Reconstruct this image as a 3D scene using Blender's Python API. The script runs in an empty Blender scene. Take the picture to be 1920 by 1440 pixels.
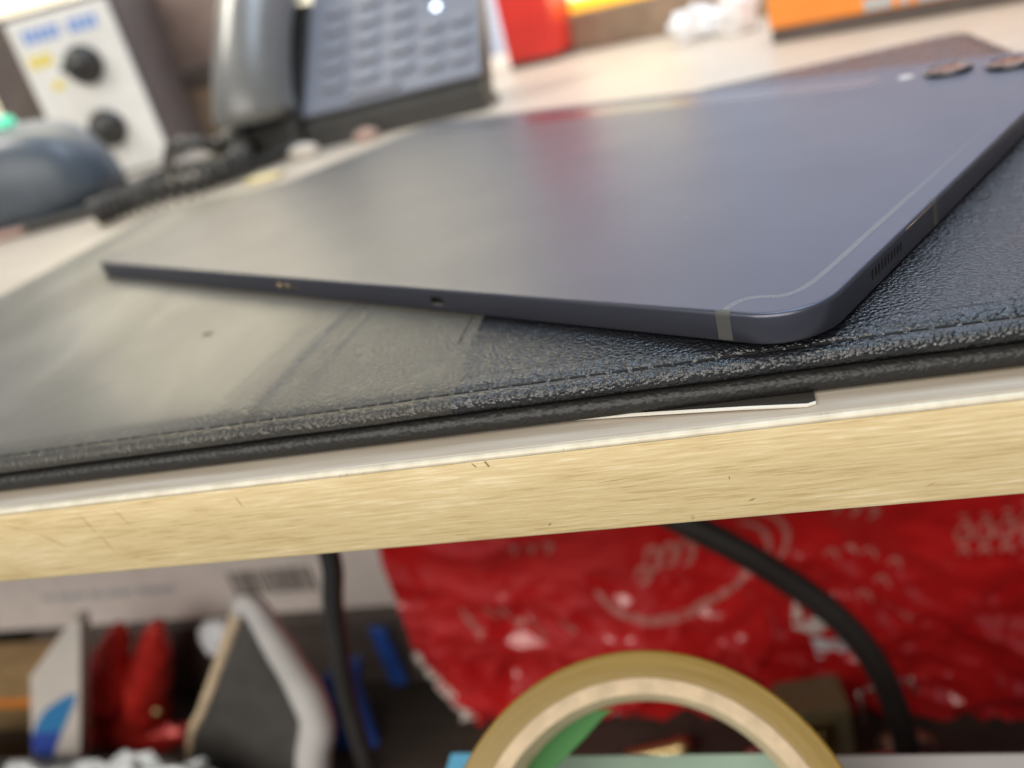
import bpy, bmesh, math, random
from mathutils import Vector, Matrix, noise
random.seed(7)
sc = bpy.context.scene
COL = sc.collection
S = 0.001                                     # every length below is in millimetres

# ---------------------------------------------------------------- camera
def cam_axes(p, y, r):
    cy, sy, cp, sp = math.cos(y), math.sin(y), math.cos(p), math.sin(p)
    f = Vector((-sy*cp, cy*cp, sp)); ri = Vector((cy, sy, 0)); u = ri.cross(f)
    cr, sr = math.cos(r), math.sin(r)
    return ri*cr + u*sr, u*cr - ri*sr, f
cd = bpy.data.cameras.new('camera')
cam = bpy.data.objects.new('camera', cd); COL.objects.link(cam)
R_, U_, F_ = cam_axes(-0.4346, 0.3095, -0.2708)
M = Matrix((R_, U_, -F_)).transposed().to_4x4()
M.translation = Vector((41.6708, -123.3752, 73.1727))*S
cam.matrix_world = M
cd.sensor_width = 36; cd.lens = 1616.99/1920*36
cd.clip_start = 0.005; cd.clip_end = 50
cd.dof.use_dof = True; cd.dof.focus_distance = 0.146; cd.dof.aperture_fstop = 9.6
sc.camera = cam

# ---------------------------------------------------------------- world and lamps
w = bpy.data.worlds.new('World'); sc.world = w; w.use_nodes = True
bg = w.node_tree.nodes['Background']
bg.inputs[0].default_value = (0.88, 0.92, 1.0, 1); bg.inputs[1].default_value = 0.24

def area(name, loc, target, sx, sy, power, color, spread=180):
    l = bpy.data.lights.new(name, 'AREA'); l.shape = 'RECTANGLE'; l.size = sx; l.size_y = sy
    l.energy = power; l.color = color; l.spread = math.radians(spread)
    o = bpy.data.objects.new(name, l); COL.objects.link(o)
    o.location = loc
    o.rotation_euler = (Vector(target)-Vector(loc)).to_track_quat('-Z', 'Y').to_euler()
    return o
area('ceiling_lamp', (0.25, 0.50, 1.5), (0.05, 0.1, 0), 1.0, 0.26, 12, (0.62, 0.81, 1.0))
area('shop_lamp', (-0.35, -1.25, 0.98), (0.0, 0.1, -0.1), 2.0, 1.1, 37, (1.0, 0.95, 0.86))
area('warm_wall_fill', (-1.25, 0.75, 1.35), (-0.8, 1.35, 0.45), 0.5, 0.3, 27, (1.0, 0.94, 0.82), 110)  # added unseen fill, brightens the cream panel that the tablet and film reflect
area('cool_wall_fill', (0.55, 0.80, 1.6), (0.35, 1.4, 0.5), 0.8, 0.3, 12.5, (0.82, 0.89, 1.0), 110)  # added unseen fill, lifts the grey wall mirrored in the tablet's right side

sc.view_settings.view_transform = 'Standard'; sc.view_settings.look = 'None'
sc.view_settings.gamma = 1; sc.view_settings.use_curve_mapping = False
sc.view_settings.exposure = 0.0

# ---------------------------------------------------------------- materials
def mat(name, color, rough=0.5, metal=0.0, spec=0.5, **kw):
    m = bpy.data.materials.new(name); m.use_nodes = True
    b = m.node_tree.nodes['Principled BSDF']
    b.inputs['Base Color'].default_value = (*color, 1)
    b.inputs['Roughness'].default_value = rough
    b.inputs['Metallic'].default_value = metal
    b.inputs['Specular IOR Level'].default_value = spec
    for k, v in kw.items():
        b.inputs[k.replace('_', ' ')].default_value = v
    return m
def N(m, t, **kw):
    n = m.node_tree.nodes.new(t)
    for k, v in kw.items():
        if k in n.inputs: n.inputs[k].default_value = v
        else: setattr(n, k, v)
    return n
def LK(m, a, b): m.node_tree.links.new(a, b)
def bsdf(m): return m.node_tree.nodes['Principled BSDF']
def coords(m, scale=(1, 1, 1), rot=(0, 0, 0)):
    tc = N(m, 'ShaderNodeTexCoord'); mp = N(m, 'ShaderNodeMapping')
    mp.inputs['Scale'].default_value = scale; mp.inputs['Rotation'].default_value = rot
    LK(m, tc.outputs['Object'], mp.inputs['Vector']); return mp.outputs['Vector']
def ramp(m, fac, stops):
    r = N(m, 'ShaderNodeValToRGB'); e = r.color_ramp.elements
    while len(e) < len(stops): e.new(0.5)
    for i, (p, c) in enumerate(stops):
        e[i].position = p; e[i].color = (*c, 1) if len(c) == 3 else c
    LK(m, fac, r.inputs['Fac']); return r.outputs['Color']
def math_(m, op, a, b=None, c=None):
    n = N(m, 'ShaderNodeMath', operation=op)
    for i, v in enumerate((a, b, c)):
        if v is None: continue
        if isinstance(v, (int, float)): n.inputs[i].default_value = v
        else: LK(m, v, n.inputs[i])
    return n.outputs[0]
def bump(m, h, strength, dist):
    b = N(m, 'ShaderNodeBump'); b.inputs['Strength'].default_value = strength
    b.inputs['Distance'].default_value = dist
    LK(m, h, b.inputs['Height']); LK(m, b.outputs['Normal'], bsdf(m).inputs['Normal']); return b
def vary(m, c0, c1, scale, stretch=(1, 1, 1), detail=4):
    """mottled base colour between c0 and c1"""
    v = coords(m, stretch)
    n = N(m, 'ShaderNodeTexNoise', Scale=scale, Detail=detail); LK(m, v, n.inputs['Vector'])
    LK(m, ramp(m, n.outputs['Fac'], [(0.3, c0), (0.7, c1)]), bsdf(m).inputs['Base Color'])
    return n

# black pebbled leather
def leather_height(m, k=1.0):
    v = coords(m, (1, 1.15, 1), (0, 0, 0.5))
    wob = N(m, 'ShaderNodeTexNoise', Scale=420.0*k, Detail=3.0); LK(m, v, wob.inputs['Vector'])
    add = N(m, 'ShaderNodeVectorMath', operation='MULTIPLY_ADD')
    LK(m, wob.outputs['Color'], add.inputs[0]); add.inputs[1].default_value = (0.0010,)*3; LK(m, v, add.inputs[2])
    vo = N(m, 'ShaderNodeTexVoronoi', Scale=1250.0*k); vo.feature = 'SMOOTH_F1'
    vo.inputs['Smoothness'].default_value = 0.35; LK(m, add.outputs[0], vo.inputs['Vector'])
    n2 = N(m, 'ShaderNodeTexNoise', Scale=3800.0*k, Detail=3.0); LK(m, v, n2.inputs['Vector'])
    n3 = N(m, 'ShaderNodeTexNoise', Scale=150.0, Detail=4.0); LK(m, v, n3.inputs['Vector'])
    h = math_(m, 'MULTIPLY_ADD', vo.outputs['Distance'], -1.0, 1.0)
    h = math_(m, 'MULTIPLY_ADD', n2.outputs['Fac'], 0.30, h)
    return math_(m, 'MULTIPLY_ADD', n3.outputs['Fac'], 0.9, h), n3
LEATHER = mat('black_leather', (0.010, 0.011, 0.014), 0.36, 0, 0.8)
h, n3 = leather_height(LEATHER); bump(LEATHER, h, 0.9, 0.00036)
LK(LEATHER, ramp(LEATHER, n3.outputs['Fac'], [(0.3, (0.23,)*3), (0.75, (0.36,)*3)]), bsdf(LEATHER).inputs['Roughness'])
LEATHER2 = mat('black_leather_lower', (0.020, 0.019, 0.018), 0.5, 0, 0.5)
h, _ = leather_height(LEATHER2, 0.8); bump(LEATHER2, h, 0.55, 0.0003)
def specks(m, base, c=(0.45, 0.44, 0.42), scale=95.0, r=0.045):
    vo = N(m, 'ShaderNodeTexVoronoi', Scale=scale); LK(m, coords(m), vo.inputs['Vector'])
    LK(m, ramp(m, vo.outputs['Distance'], [(r*.5, c), (r, base)]), bsdf(m).inputs['Base Color'])
specks(LEATHER, (0.010, 0.011, 0.014), r=.03); specks(LEATHER2, (0.016, 0.015, 0.014), scale=120.0, r=.03)
THREAD = mat('black_thread', (0.008, 0.008, 0.008), 0.9)

# plastic film, with the warm glare painted into its beige colour and opacity
FILM = mat('glare_tinted_film', (0.20, 0.187, 0.16), 0.34, 0, 0.5)
v = coords(FILM, (1, 0.35, 1), (0, 0, 0.35))
n1 = N(FILM, 'ShaderNodeTexNoise', Scale=16.0, Detail=5.0, Distortion=0.8); LK(FILM, v, n1.inputs['Vector'])
hl, _ = leather_height(FILM)
tcx = N(FILM, 'ShaderNodeTexCoord'); sx = N(FILM, 'ShaderNodeSeparateXYZ'); LK(FILM, tcx.outputs['Object'], sx.inputs[0])
near = N(FILM, 'ShaderNodeMapRange'); LK(FILM, sx.outputs['X'], near.inputs['Value'])
for i, q in enumerate((-0.070, -0.050, 0.05, 1.2)): near.inputs[i+1].default_value = q
hh = math_(FILM, 'MULTIPLY', hl, near.outputs[0])
hh = math_(FILM, 'MULTIPLY_ADD', n1.outputs['Fac'], 6.0, hh)
bump(FILM, hh, 0.55, 0.0004)
tr = N(FILM, 'ShaderNodeBsdfTransparent'); tr.inputs[0].default_value = (0.98, 0.96, 0.92, 1)
mx = N(FILM, 'ShaderNodeMixShader')
op = N(FILM, 'ShaderNodeMapRange'); LK(FILM, sx.outputs['X'], op.inputs['Value'])
for i, q in enumerate((-0.085, -0.052, 0.86, 0.50)): op.inputs[i+1].default_value = q
oy = N(FILM, 'ShaderNodeMapRange'); LK(FILM, sx.outputs['Y'], oy.inputs['Value'])
for i, q in enumerate((0.0085, 0.016, 0.30, 1.0)): oy.inputs[i+1].default_value = q
nh = N(FILM, 'ShaderNodeMapRange'); LK(FILM, n1.outputs['Fac'], nh.inputs['Value'])
for i, q in enumerate((0.3, 0.7, 0.75, 1.2)): nh.inputs[i+1].default_value = q
LK(FILM, math_(FILM, 'MULTIPLY', math_(FILM, 'MULTIPLY', op.outputs[0], oy.outputs[0]), nh.outputs[0]), mx.inputs[0])
LK(FILM, tr.outputs[0], mx.inputs[1]); LK(FILM, bsdf(FILM).outputs[0], mx.inputs[2])
LK(FILM, mx.outputs[0], FILM.node_tree.nodes['Material Output'].inputs['Surface'])

# tablet
GRAPHITE = mat('graphite_aluminium', (0.090, 0.094, 0.120), 0.35, 0.75, 0.5)
v = coords(GRAPHITE); n = N(GRAPHITE, 'ShaderNodeTexNoise', Scale=35.0, Detail=6.0); LK(GRAPHITE, v, n.inputs['Vector'])
LK(GRAPHITE, ramp(GRAPHITE, n.outputs['Fac'], [(0.3, (0.335,)*3), (0.7, (0.375,)*3)]), bsdf(GRAPHITE).inputs['Roughness'])
n = N(GRAPHITE, 'ShaderNodeTexNoise', Scale=9000.0, Detail=2.0); LK(GRAPHITE, v, n.inputs['Vector']); bump(GRAPHITE, n.outputs['Fac'], 0.06, 0.0001)
vo = N(GRAPHITE, 'ShaderNodeTexVoronoi', Scale=55.0); LK(GRAPHITE, coords(GRAPHITE), vo.inputs['Vector'])
LK(GRAPHITE, ramp(GRAPHITE, vo.outputs['Distance'], [(.008, (.5, .48, .46)), (.016, (0.090, 0.094, 0.120))]), bsdf(GRAPHITE).inputs['Base Color'])
BAND = mat('antenna_plastic', (0.075, 0.073, 0.068), 0.55)
BANDL = mat('antenna_line_worn', (0.3, 0.3, 0.3), 0.42, 0.6)
v = coords(BANDL); n = N(BANDL, 'ShaderNodeTexNoise', Scale=2600.0, Detail=6.0); LK(BANDL, v, n.inputs['Vector'])
LK(BANDL, ramp(BANDL, n.outputs['Fac'], [(0.3, (0.12, 0.123, 0.135)), (0.7, (0.185, 0.19, 0.19))]), bsdf(BANDL).inputs['Base Color'])
BRIGHTLIP = mat('pale_hole_lip', (0.32, 0.31, 0.29), 0.4, 0.8)  # paler crescent along the lower edge of the side hole
STRIP = mat('pen_strip_glass', (0.090, 0.094, 0.115), 0.26, 0.75)
HOLE = mat('black_recess', (0.006, 0.006, 0.006), 0.8)
GOLD = mat('gold_contact', (0.75, 0.55, 0.28), 0.35, 1.0)
CHROME = mat('lens_ring_metal', (0.13, 0.12, 0.115), 0.22, 1.0)
LENS = mat('lens_glass', (0.34, 0.13, 0.05), 0.12, 0.7, 0.8)  # copper tone puts the orange reflection into the lens colour
FLASH = mat('flash_window', (0.6, 0.6, 0.58), 0.3)

# desk
TOPM = mat('pale_laminate', (0.72, 0.66, 0.56), 0.42)
vary(TOPM, (0.43, 0.355, 0.27), (0.55, 0.49, 0.415), 30.0, (1, 14, 1), 6)
v = coords(TOPM, (1, 16, 1)); n = N(TOPM, 'ShaderNodeTexNoise', Scale=120.0, Detail=5.0); LK(TOPM, v, n.inputs['Vector']); bump(TOPM, n.outputs['Fac'], 0.15, 0.0003)
LIPM = mat('ivory_edge_strip', (0.80, 0.77, 0.66), 0.35)
v = coords(LIPM, (1, 0.3, 0.3)); n = N(LIPM, 'ShaderNodeTexNoise', Scale=210.0, Detail=6.0); LK(LIPM, v, n.inputs['Vector'])
LK(LIPM, ramp(LIPM, n.outputs['Fac'], [(0.29, (0.22, 0.19, 0.15)), (0.36, (0.60, 0.53, 0.40)), (0.6, (0.72, 0.65, 0.51))]), bsdf(LIPM).inputs['Base Color'])
OAK = mat('oak_laminate', (0.6, 0.45, 0.2), 0.5)
v = coords(OAK, (0.05, 1, 1), (0, 0.010, 0))
n = N(OAK, 'ShaderNodeTexNoise', Scale=1700.0, Detail=6.0, Roughness=0.68); LK(OAK, v, n.inputs['Vector'])
v2 = coords(OAK, (0.12, 1, 1)); nb = N(OAK, 'ShaderNodeTexNoise', Scale=150.0, Detail=4.0, Distortion=0.6); LK(OAK, v2, nb.inputs['Vector'])
mixf = math_(OAK, 'MULTIPLY_ADD', nb.outputs['Fac'], 0.30, math_(OAK, 'MULTIPLY', n.outputs['Fac'], 0.72))
c = ramp(OAK, mixf, [(0.39, (0.52, 0.38, 0.18)), (0.465, (0.655, 0.505, 0.265)), (0.55, (0.705, 0.555, 0.305)), (0.63, (0.82, 0.685, 0.44))])
v3 = coords(OAK, (1, 1, 0.9)); ns = N(OAK, 'ShaderNodeTexNoise', Scale=170.0, Detail=2.0); LK(OAK, v3, ns.inputs['Vector'])
spot = ramp(OAK, ns.outputs['Fac'], [(0.19, (0.55, 0.45, 0.34)), (0.24, (1, 1, 1))])
mm = N(OAK, 'ShaderNodeMix', data_type='RGBA', blend_type='MULTIPLY'); mm.inputs[0].default_value = 1
LK(OAK, c, mm.inputs[6]); LK(OAK, spot, mm.inputs[7]); LK(OAK, mm.outputs[2], bsdf(OAK).inputs['Base Color'])
bump(OAK, n.outputs['Fac'], 0.6, 0.00035)
SCRATCH = mat('fine_scratch', (0.42, 0.31, 0.15), 0.7)
SCUFF = mat('scuffed_laminate', (0.34, 0.25, 0.13), 0.7)
CORE = mat('dark_joint', (0.10, 0.08, 0.07), 0.8)
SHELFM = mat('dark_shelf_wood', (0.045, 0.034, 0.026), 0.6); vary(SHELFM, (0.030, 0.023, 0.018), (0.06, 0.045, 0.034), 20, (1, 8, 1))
CARDTOP = mat('dark_card', (0.035, 0.030, 0.025), 0.7)
CARDEDGE = mat('white_card_edge', (0.78, 0.74, 0.66), 0.7)
WALLM = mat('grey_wall', (0.6, 0.61, 0.70), 0.7); vary(WALLM, (0.56, 0.57, 0.67), (0.64, 0.65, 0.74), 2)
CREAM = mat('cream_wall_panel', (0.82, 0.75, 0.58), 0.6); vary(CREAM, (0.76, 0.70, 0.54), (0.84, 0.79, 0.64), 3)

def plain(name, c, rough=0.5, k=0.18, scale=60, **kw):
    m = mat(name, c, rough, **kw)
    vary(m, tuple(x*(1-k) for x in c), tuple(min(1, x*(1+k)) for x in c), scale)
    return m
PHONE = plain('phone_plastic', (0.165, 0.175, 0.21), 0.4, 0.05)
PHONED = plain('phone_dark_plastic', (0.035, 0.033, 0.030), 0.45)
HANDSET = plain('handset_plastic', (0.14, 0.138, 0.132), 0.33, 0.08)
KEYM = plain('phone_key', (0.19, 0.20, 0.24), 0.4, 0.05)
BLACKP = plain('black_plastic', (0.03, 0.028, 0.026), 0.4)
SCAN = plain('blue_grey_plastic', (0.060, 0.075, 0.096), 0.42)
SCANL = plain('pale_blue_grey_plastic', (0.13, 0.15, 0.185), 0.4)
WHITEP = plain('white_panel', (0.80, 0.79, 0.76), 0.45, 0.05)
BLUEINK = mat('blue_ink', (0.17, 0.32, 0.72), 0.5)
YELINK = mat('yellow_ink', (0.80, 0.66, 0.16), 0.5)
BROWN = plain('brown_card', (0.30, 0.215, 0.15), 0.6)
BROWN2 = plain('dark_brown_card', (0.10, 0.078, 0.068), 0.6)
TAN = plain('tan_card', (0.34, 0.22, 0.10), 0.7)
REDBOX = plain('red_card', (0.80, 0.05, 0.04), 0.4, 0.08)
ORANGE = plain('orange_card', (0.90, 0.29, 0.045), 0.45, 0.12, 12)
GREYTXT = mat('grey_print', (0.45, 0.47, 0.48), 0.6)
WHITEPAPER = plain('white_paper', (0.80, 0.81, 0.84), 0.6, 0.05)
PINK = plain('pink_rubber', (0.36, 0.24, 0.20), 0.6)
YELLOWP = plain('yellow_paper', (0.62, 0.52, 0.28), 0.6)
GREYCARD = plain('grey_white_carton', (0.80, 0.71, 0.66), 0.6, 0.06)
REDPLAST = mat('red_plastic_film', (0.50, 0.012, 0.012), 0.16, 0, 0.9)
vary(REDPLAST, (0.50, 0.010, 0.012), (0.70, 0.022, 0.022), 22)
PRINT = mat('pale_print', (0.56, 0.19, 0.16), 0.35)
TORN = plain('white_torn_edge', (0.75, 0.66, 0.60), 0.6)
REDTR = mat('red_foil', (0.55, 0.025, 0.02), 0.2, 0.2); vary(REDTR, (0.38, 0.014, 0.012), (0.75, 0.05, 0.035), 40)
BLUEP = plain('blue_plastic', (0.03, 0.10, 0.42), 0.4)
DARKFACE = plain('dark_grey_face', (0.075, 0.07, 0.065), 0.5)
TAPE = mat('tan_packing_tape', (0.3, 0.2, 0.04), 0.27, 0, 0.3, Subsurface_Weight=0.25, Subsurface_Scale=0.003)
v = coords(TAPE); sp = N(TAPE, 'ShaderNodeSeparateXYZ'); LK(TAPE, v, sp.inputs[0])
rad = math_(TAPE, 'SQRT', math_(TAPE, 'ADD', math_(TAPE, 'MULTIPLY', sp.outputs['X'], sp.outputs['X']), math_(TAPE, 'MULTIPLY', sp.outputs['Y'], sp.outputs['Y'])))
cb = N(TAPE, 'ShaderNodeCombineXYZ'); LK(TAPE, math_(TAPE, 'MULTIPLY', rad, 60.0), cb.inputs[0]); LK(TAPE, sp.outputs['X'], cb.inputs[1]); LK(TAPE, sp.outputs['Y'], cb.inputs[2])
n = N(TAPE, 'ShaderNodeTexNoise', Scale=30.0, Detail=5.0); LK(TAPE, cb.outputs[0], n.inputs['Vector']); bump(TAPE, n.outputs['Fac'], 0.3, 0.0003)
LK(TAPE, ramp(TAPE, n.outputs['Fac'], [(0.3, (0.24, 0.152, 0.026)), (0.7, (0.32, 0.212, 0.048))]), bsdf(TAPE).inputs['Base Color'])
COREM = plain('cardboard_core', (0.62, 0.48, 0.32), 0.8, 0.15, 200)
MINT = plain('mint_paper', (0.42, 0.58, 0.47), 0.6, 0.06)
CYAN = mat('cyan_paper', (0.16, 0.52, 0.80), 0.5)
GREEN = mat('green_paper', (0.035, 0.22, 0.035), 0.5)
PALEBOX = plain('pale_grey_carton', (0.55, 0.53, 0.53), 0.6, 0.05)
STEEL = mat('bright_metal', (0.7, 0.68, 0.64), 0.25, 1.0)
BRASS = mat('brass_metal', (0.55, 0.42, 0.20), 0.35, 1.0)
FOIL = mat('crumpled_clear_wrap', (0.72, 0.76, 0.80), 0.2); vary(FOIL, (0.40, 0.42, 0.42), (0.85, 0.88, 0.90), 70)
LEAF = mat('blue_leaf_print', (0.04, 0.22, 0.48), 0.5)
LEAF2 = mat('deep_blue_leaf_print', (0.04, 0.08, 0.38), 0.5)
def emit(name, c, s):
    m = mat(name, c, 0.4); b = bsdf(m)
    b.inputs['Emission Color'].default_value = (*c, 1); b.inputs['Emission Strength'].default_value = s; return m
LED = emit('painted_glint', (0.62, 0.75, 1.0), 6)  # glowing colour that stands in for a specular highlight
LEDG = emit('green_indicator', (0.10, 0.62, 0.36), 0.9)
SIGNY = emit('lit_yellow_sign', (1.0, 0.58, 0.05), 1.0)
SIGNW = emit('lit_white_sign', (1.0, 0.93, 0.55), 2.0)

# ---------------------------------------------------------------- mesh helpers (mm)
def link(name, me, m=None, parent=None, smooth=False, loc=None, rz=0.0):
    o = bpy.data.objects.new(name, me); COL.objects.link(o)
    if m and not me.materials: me.materials.append(m)
    if smooth:
        me.polygons.foreach_set('use_smooth', [True]*len(me.polygons))
    if parent: o.parent = parent
    if loc is not None: o.location = Vector(loc)*S
    if rz: o.rotation_euler.z = rz
    return o
def pyd(name, verts, faces, m=None, parent=None, smooth=False, **kw):
    me = bpy.data.meshes.new(name)
    me.from_pydata([tuple(c*S for c in p) for p in verts], [], faces); me.update()
    bm = bmesh.new(); bm.from_mesh(me); bmesh.ops.recalc_face_normals(bm, faces=bm.faces); bm.to_mesh(me); bm.free()
    return link(name, me, m, parent, smooth, **kw)
def tag(o, label, cat, group=None, kind=None):
    o['label'] = label
    if cat: o['category'] = cat
    if group: o['group'] = group
    if kind: o['kind'] = kind
    return o
def thing(name, label, cat, loc=(0, 0, 0), rz=0.0, group=None):
    o = bpy.data.objects.new(name, None); COL.objects.link(o); o.empty_display_size = 0.01
    o.location = Vector(loc)*S; o.rotation_euler.z = rz
    return tag(o, label, cat, group)
def box(name, lo, hi, m, parent=None, bev=0.6, seg=2, **kw):
    bm = bmesh.new(); bmesh.ops.create_cube(bm, size=1)
    for q in bm.verts: q.co = Vector([lo[i]+(q.co[i]+0.5)*(hi[i]-lo[i]) for i in range(3)])*S
    if bev: bmesh.ops.bevel(bm, geom=bm.edges[:], offset=bev*S, segments=seg, affect='EDGES', profile=0.5)
    me = bpy.data.meshes.new(name); bm.to_mesh(me); bm.free()
    return link(name, me, m, parent, **kw)
def rrect(x0, x1, y0, y1, r, nc=10, step=None):
    """counter-clockwise rounded rectangle, long sides cut every `step`"""
    pts = []
    cs = [((x1-r, y0+r), -90), ((x1-r, y1-r), 0), ((x0+r, y1-r), 90), ((x0+r, y0+r), 180)]
    for i, ((cx, cy), a0) in enumerate(cs):
        for k in range(nc+1):
            a = math.radians(a0+90*k/nc); pts.append((cx+r*math.cos(a), cy+r*math.sin(a)))
        if step:
            (nx, ny), a1 = cs[(i+1) % 4]; a = math.radians(a1)
            q = (nx+r*math.cos(a), ny+r*math.sin(a)); p = pts[-1]
            d = math.hypot(q[0]-p[0], q[1]-p[1]); n_ = int(d/step)
            for k in range(1, n_): pts.append((p[0]+(q[0]-p[0])*k/n_, p[1]+(q[1]-p[1])*k/n_))
    return pts
def plate(name, x0, x1, y0, y1, r, rings, m, parent=None, nc=10, step=None, wob=None, smooth=True, cap_bottom=True, **kw):
    """stack of rounded-rectangle rings (inset, z), capped"""
    V, Fc = [], []; n0 = None
    for ins, z in rings:
        p = rrect(x0+ins, x1-ins, y0+ins, y1-ins, max(r-ins, 0.05), nc, step if n0 is None else None)
        if n0 is None: base = p; n0 = len(p)
        if len(p) != n0:          # follow the first ring's points inward
            p = []
            for (x, y) in base:
                cx = min(max(x, x0+r), x1-r); cy = min(max(y, y0+r), y1-r)
                b0 = rings[0][0]; dx, dy = x-cx, y-cy; d = math.hypot(dx, dy) or 1
                k = (d-(ins-b0))/d if d > 1e-6 else 1
                k = max(k, 0.02) if ins < r else k
                p.append((cx+dx*k, cy+dy*k))
        for (x, y) in p:
            dz = wob(x, y, ins) if wob else 0
            V.append((x, y, z+dz))
    k = len(rings)
    for j in range(k-1):
        for i in range(n0):
            a, b = j*n0+i, j*n0+(i+1) % n0
            Fc.append((a, b, b+n0, a+n0))
    Fc.append(tuple((k-1)*n0+i for i in range(n0)))
    if cap_bottom: Fc.append(tuple(i for i in reversed(range(n0))))
    return pyd(name, V, Fc, m, parent, smooth, **kw)
def tube(name, pts, r, m, parent=None, n=10, caps=True, **kw):
    pts = [Vector(p) for p in pts]; V, Fc = [], []; nrm = None
    for i, p in enumerate(pts):
        t = (pts[min(i+1, len(pts)-1)]-pts[max(i-1, 0)]).normalized()
        if nrm is None: nrm = t.orthogonal().normalized()
        nrm = (nrm-t*nrm.dot(t)).normalized(); bn = t.cross(nrm)
        rr = r(i/(len(pts)-1)) if callable(r) else r
        for k in range(n):
            a = 2*math.pi*k/n; q = p+nrm*(rr*math.cos(a))+bn*(rr*math.sin(a)); V.append(tuple(q))
    for i in range(len(pts)-1):
        for k in range(n):
            a, b = i*n+k, i*n+(k+1) % n; Fc.append((a, b, b+n, a+n))
    if caps:
        Fc.append(tuple(reversed(range(n)))); Fc.append(tuple((len(pts)-1)*n+k for k in range(n)))
    return pyd(name, V, Fc, m, parent, True, **kw)
def spline(pts, n=8):
    pts = [Vector(p) for p in pts]; out = []
    for i in range(len(pts)-1):
        p0, p1, p2, p3 = pts[max(i-1, 0)], pts[i], pts[i+1], pts[min(i+2, len(pts)-1)]
        for k in range(n):
            t = k/n
            out.append(0.5*((2*p1)+(p2-p0)*t+(2*p0-5*p1+4*p2-p3)*t*t+(3*p1-p0-3*p2+p3)*t**3))
    out.append(pts[-1]); return out
def lathe(name, prof, m, parent=None, n=32, smooth=True, **kw):
    """profile of (radius, z) turned about local z"""
    V, Fc = [], []
    for r, z in prof:
        for k in range(n):
            a = 2*math.pi*k/n; V.append((r*math.cos(a), r*math.sin(a), z))
    for j in range(len(prof)-1):
        for k in range(n):
            a, b = j*n+k, j*n+(k+1) % n; Fc.append((a, b, b+n, a+n))
    if prof[0][0] > 1e-4 and prof[0] != prof[-1]: Fc.append(tuple(reversed(range(n))))
    if prof[-1][0] > 1e-4 and prof[0] != prof[-1]: Fc.append(tuple((len(prof)-1)*n+k for k in range(n)))
    return pyd(name, V, Fc, m, parent, smooth, **kw)
def slab(name, outline, z0, z1, m, parent=None, **kw):
    n = len(outline)
    V = [(x, y, z0) for x, y in outline]+[(x, y, z1) for x, y in outline]
    Fc = [tuple(reversed(range(n))), tuple(range(n, 2*n))]+[(i, (i+1) % n, n+(i+1) % n, n+i) for i in range(n)]
    return pyd(name, V, Fc, m, parent, **kw)
def nz(x, y, z=0.0): return noise.noise(Vector((x, y, z)))

# ================================================================ setting
wall = thing('wall', 'grey-blue wall with a cream panel behind the desk', None); del wall['label']; wall['kind'] = 'structure'
box('wall_face', (-1400, 1400, -700), (1600, 1420, 1500), WALLM, wall, 0)
box('wall_panel', (-1350, 1380, -650), (-330, 1398, 1400), CREAM, wall, 3)

desk = thing('desk', 'pale laminate desk with a light oak front edge and ivory lip', 'desk')
box('desk_top', (-760, 1.35, -17.6), (520, 780, 0), TOPM, desk, 0.15, 1)
box('joint_core', (-760, 0.9, -16.5), (520, 1.6, -0.35), CORE, desk, 0)
# front oak strip, cut along its length so that it runs slightly uneven
V, Fc = [], []; xs = [-760+4*i for i in range(321)]
prof = [(1.1, -18.2), (0.5, -18.3), (0.12, -18.0), (0.0, -17.5), (0.0, -9), (0.0, -1.35), (0.25, -1.05), (1.1, -1.0)]
for x in xs:
    for (y, z) in prof: V.append((x, y+0.05*nz(x*.03, z*.2), z+0.10*nz(x*.02, 3.3)))
n = len(prof)
for i in range(len(xs)-1):
    for k in range(n): a, b = i*n+k, i*n+(k+1) % n; Fc.append((a, b, b+n, a+n))
pyd('edge_band', V, Fc, OAK, desk, True)
V, Fc = [], []
prof = [(1.15, -1.0), (0.0, -1.0), (-0.14, -0.8), (-0.10, -0.45), (0.12, -0.16), (0.5, -0.03), (1.05, 0.02), (1.18, -0.06)]
for x in xs:
    chip = max(0, nz(x*.085, 8.1)-0.42)*0.9
    for (y, z) in prof: V.append((x, y+0.05*nz(x*.05, z)+(chip if y < .3 else 0), z+0.08*nz(x*.02, 3.3)-(chip*.4 if z > -.5 else 0)))
for i in range(len(xs)-1):
    for k in range(n): a, b = i*n+k, i*n+(k+1) % n; Fc.append((a, b, b+n, a+n))
pyd('edge_lip', V, Fc, LIPM, desk, True)
for (x, z, ln, wd, sl) in [(-34.5, -.75, .9, .16, .6), (-33.2, -.72, .9, .14, .6), (-29.8, -.8, .8, .2, 1.2), (-8.6, -1.7, .9, .35, -.8), (-6.2, -1.75, 1.3, .5, -.5), (8, -.5, .5, .08, .3), (34.4, -9.6, .7, .22, .1), (37.5, -14.4, .5, .9, .9), (2, -15.8, .5, .7, .2), (71, -15.6, .6, .10, 1.2)]:
    # scuffs: shallow brown slivers on the edge band
    yy = -.06 if z < -1 else -.19
    pyd('scuff', [(x-wd/2-sl*ln/2, yy, z-ln/2), (x+wd*.3-sl*ln/2, yy, z-ln*.4), (x+wd/2+sl*ln/2, yy, z+ln/2), (x-wd*.2+sl*ln/2, yy, z+ln*.45)], [(0, 1, 2, 3)], SCUFF, desk)
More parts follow.
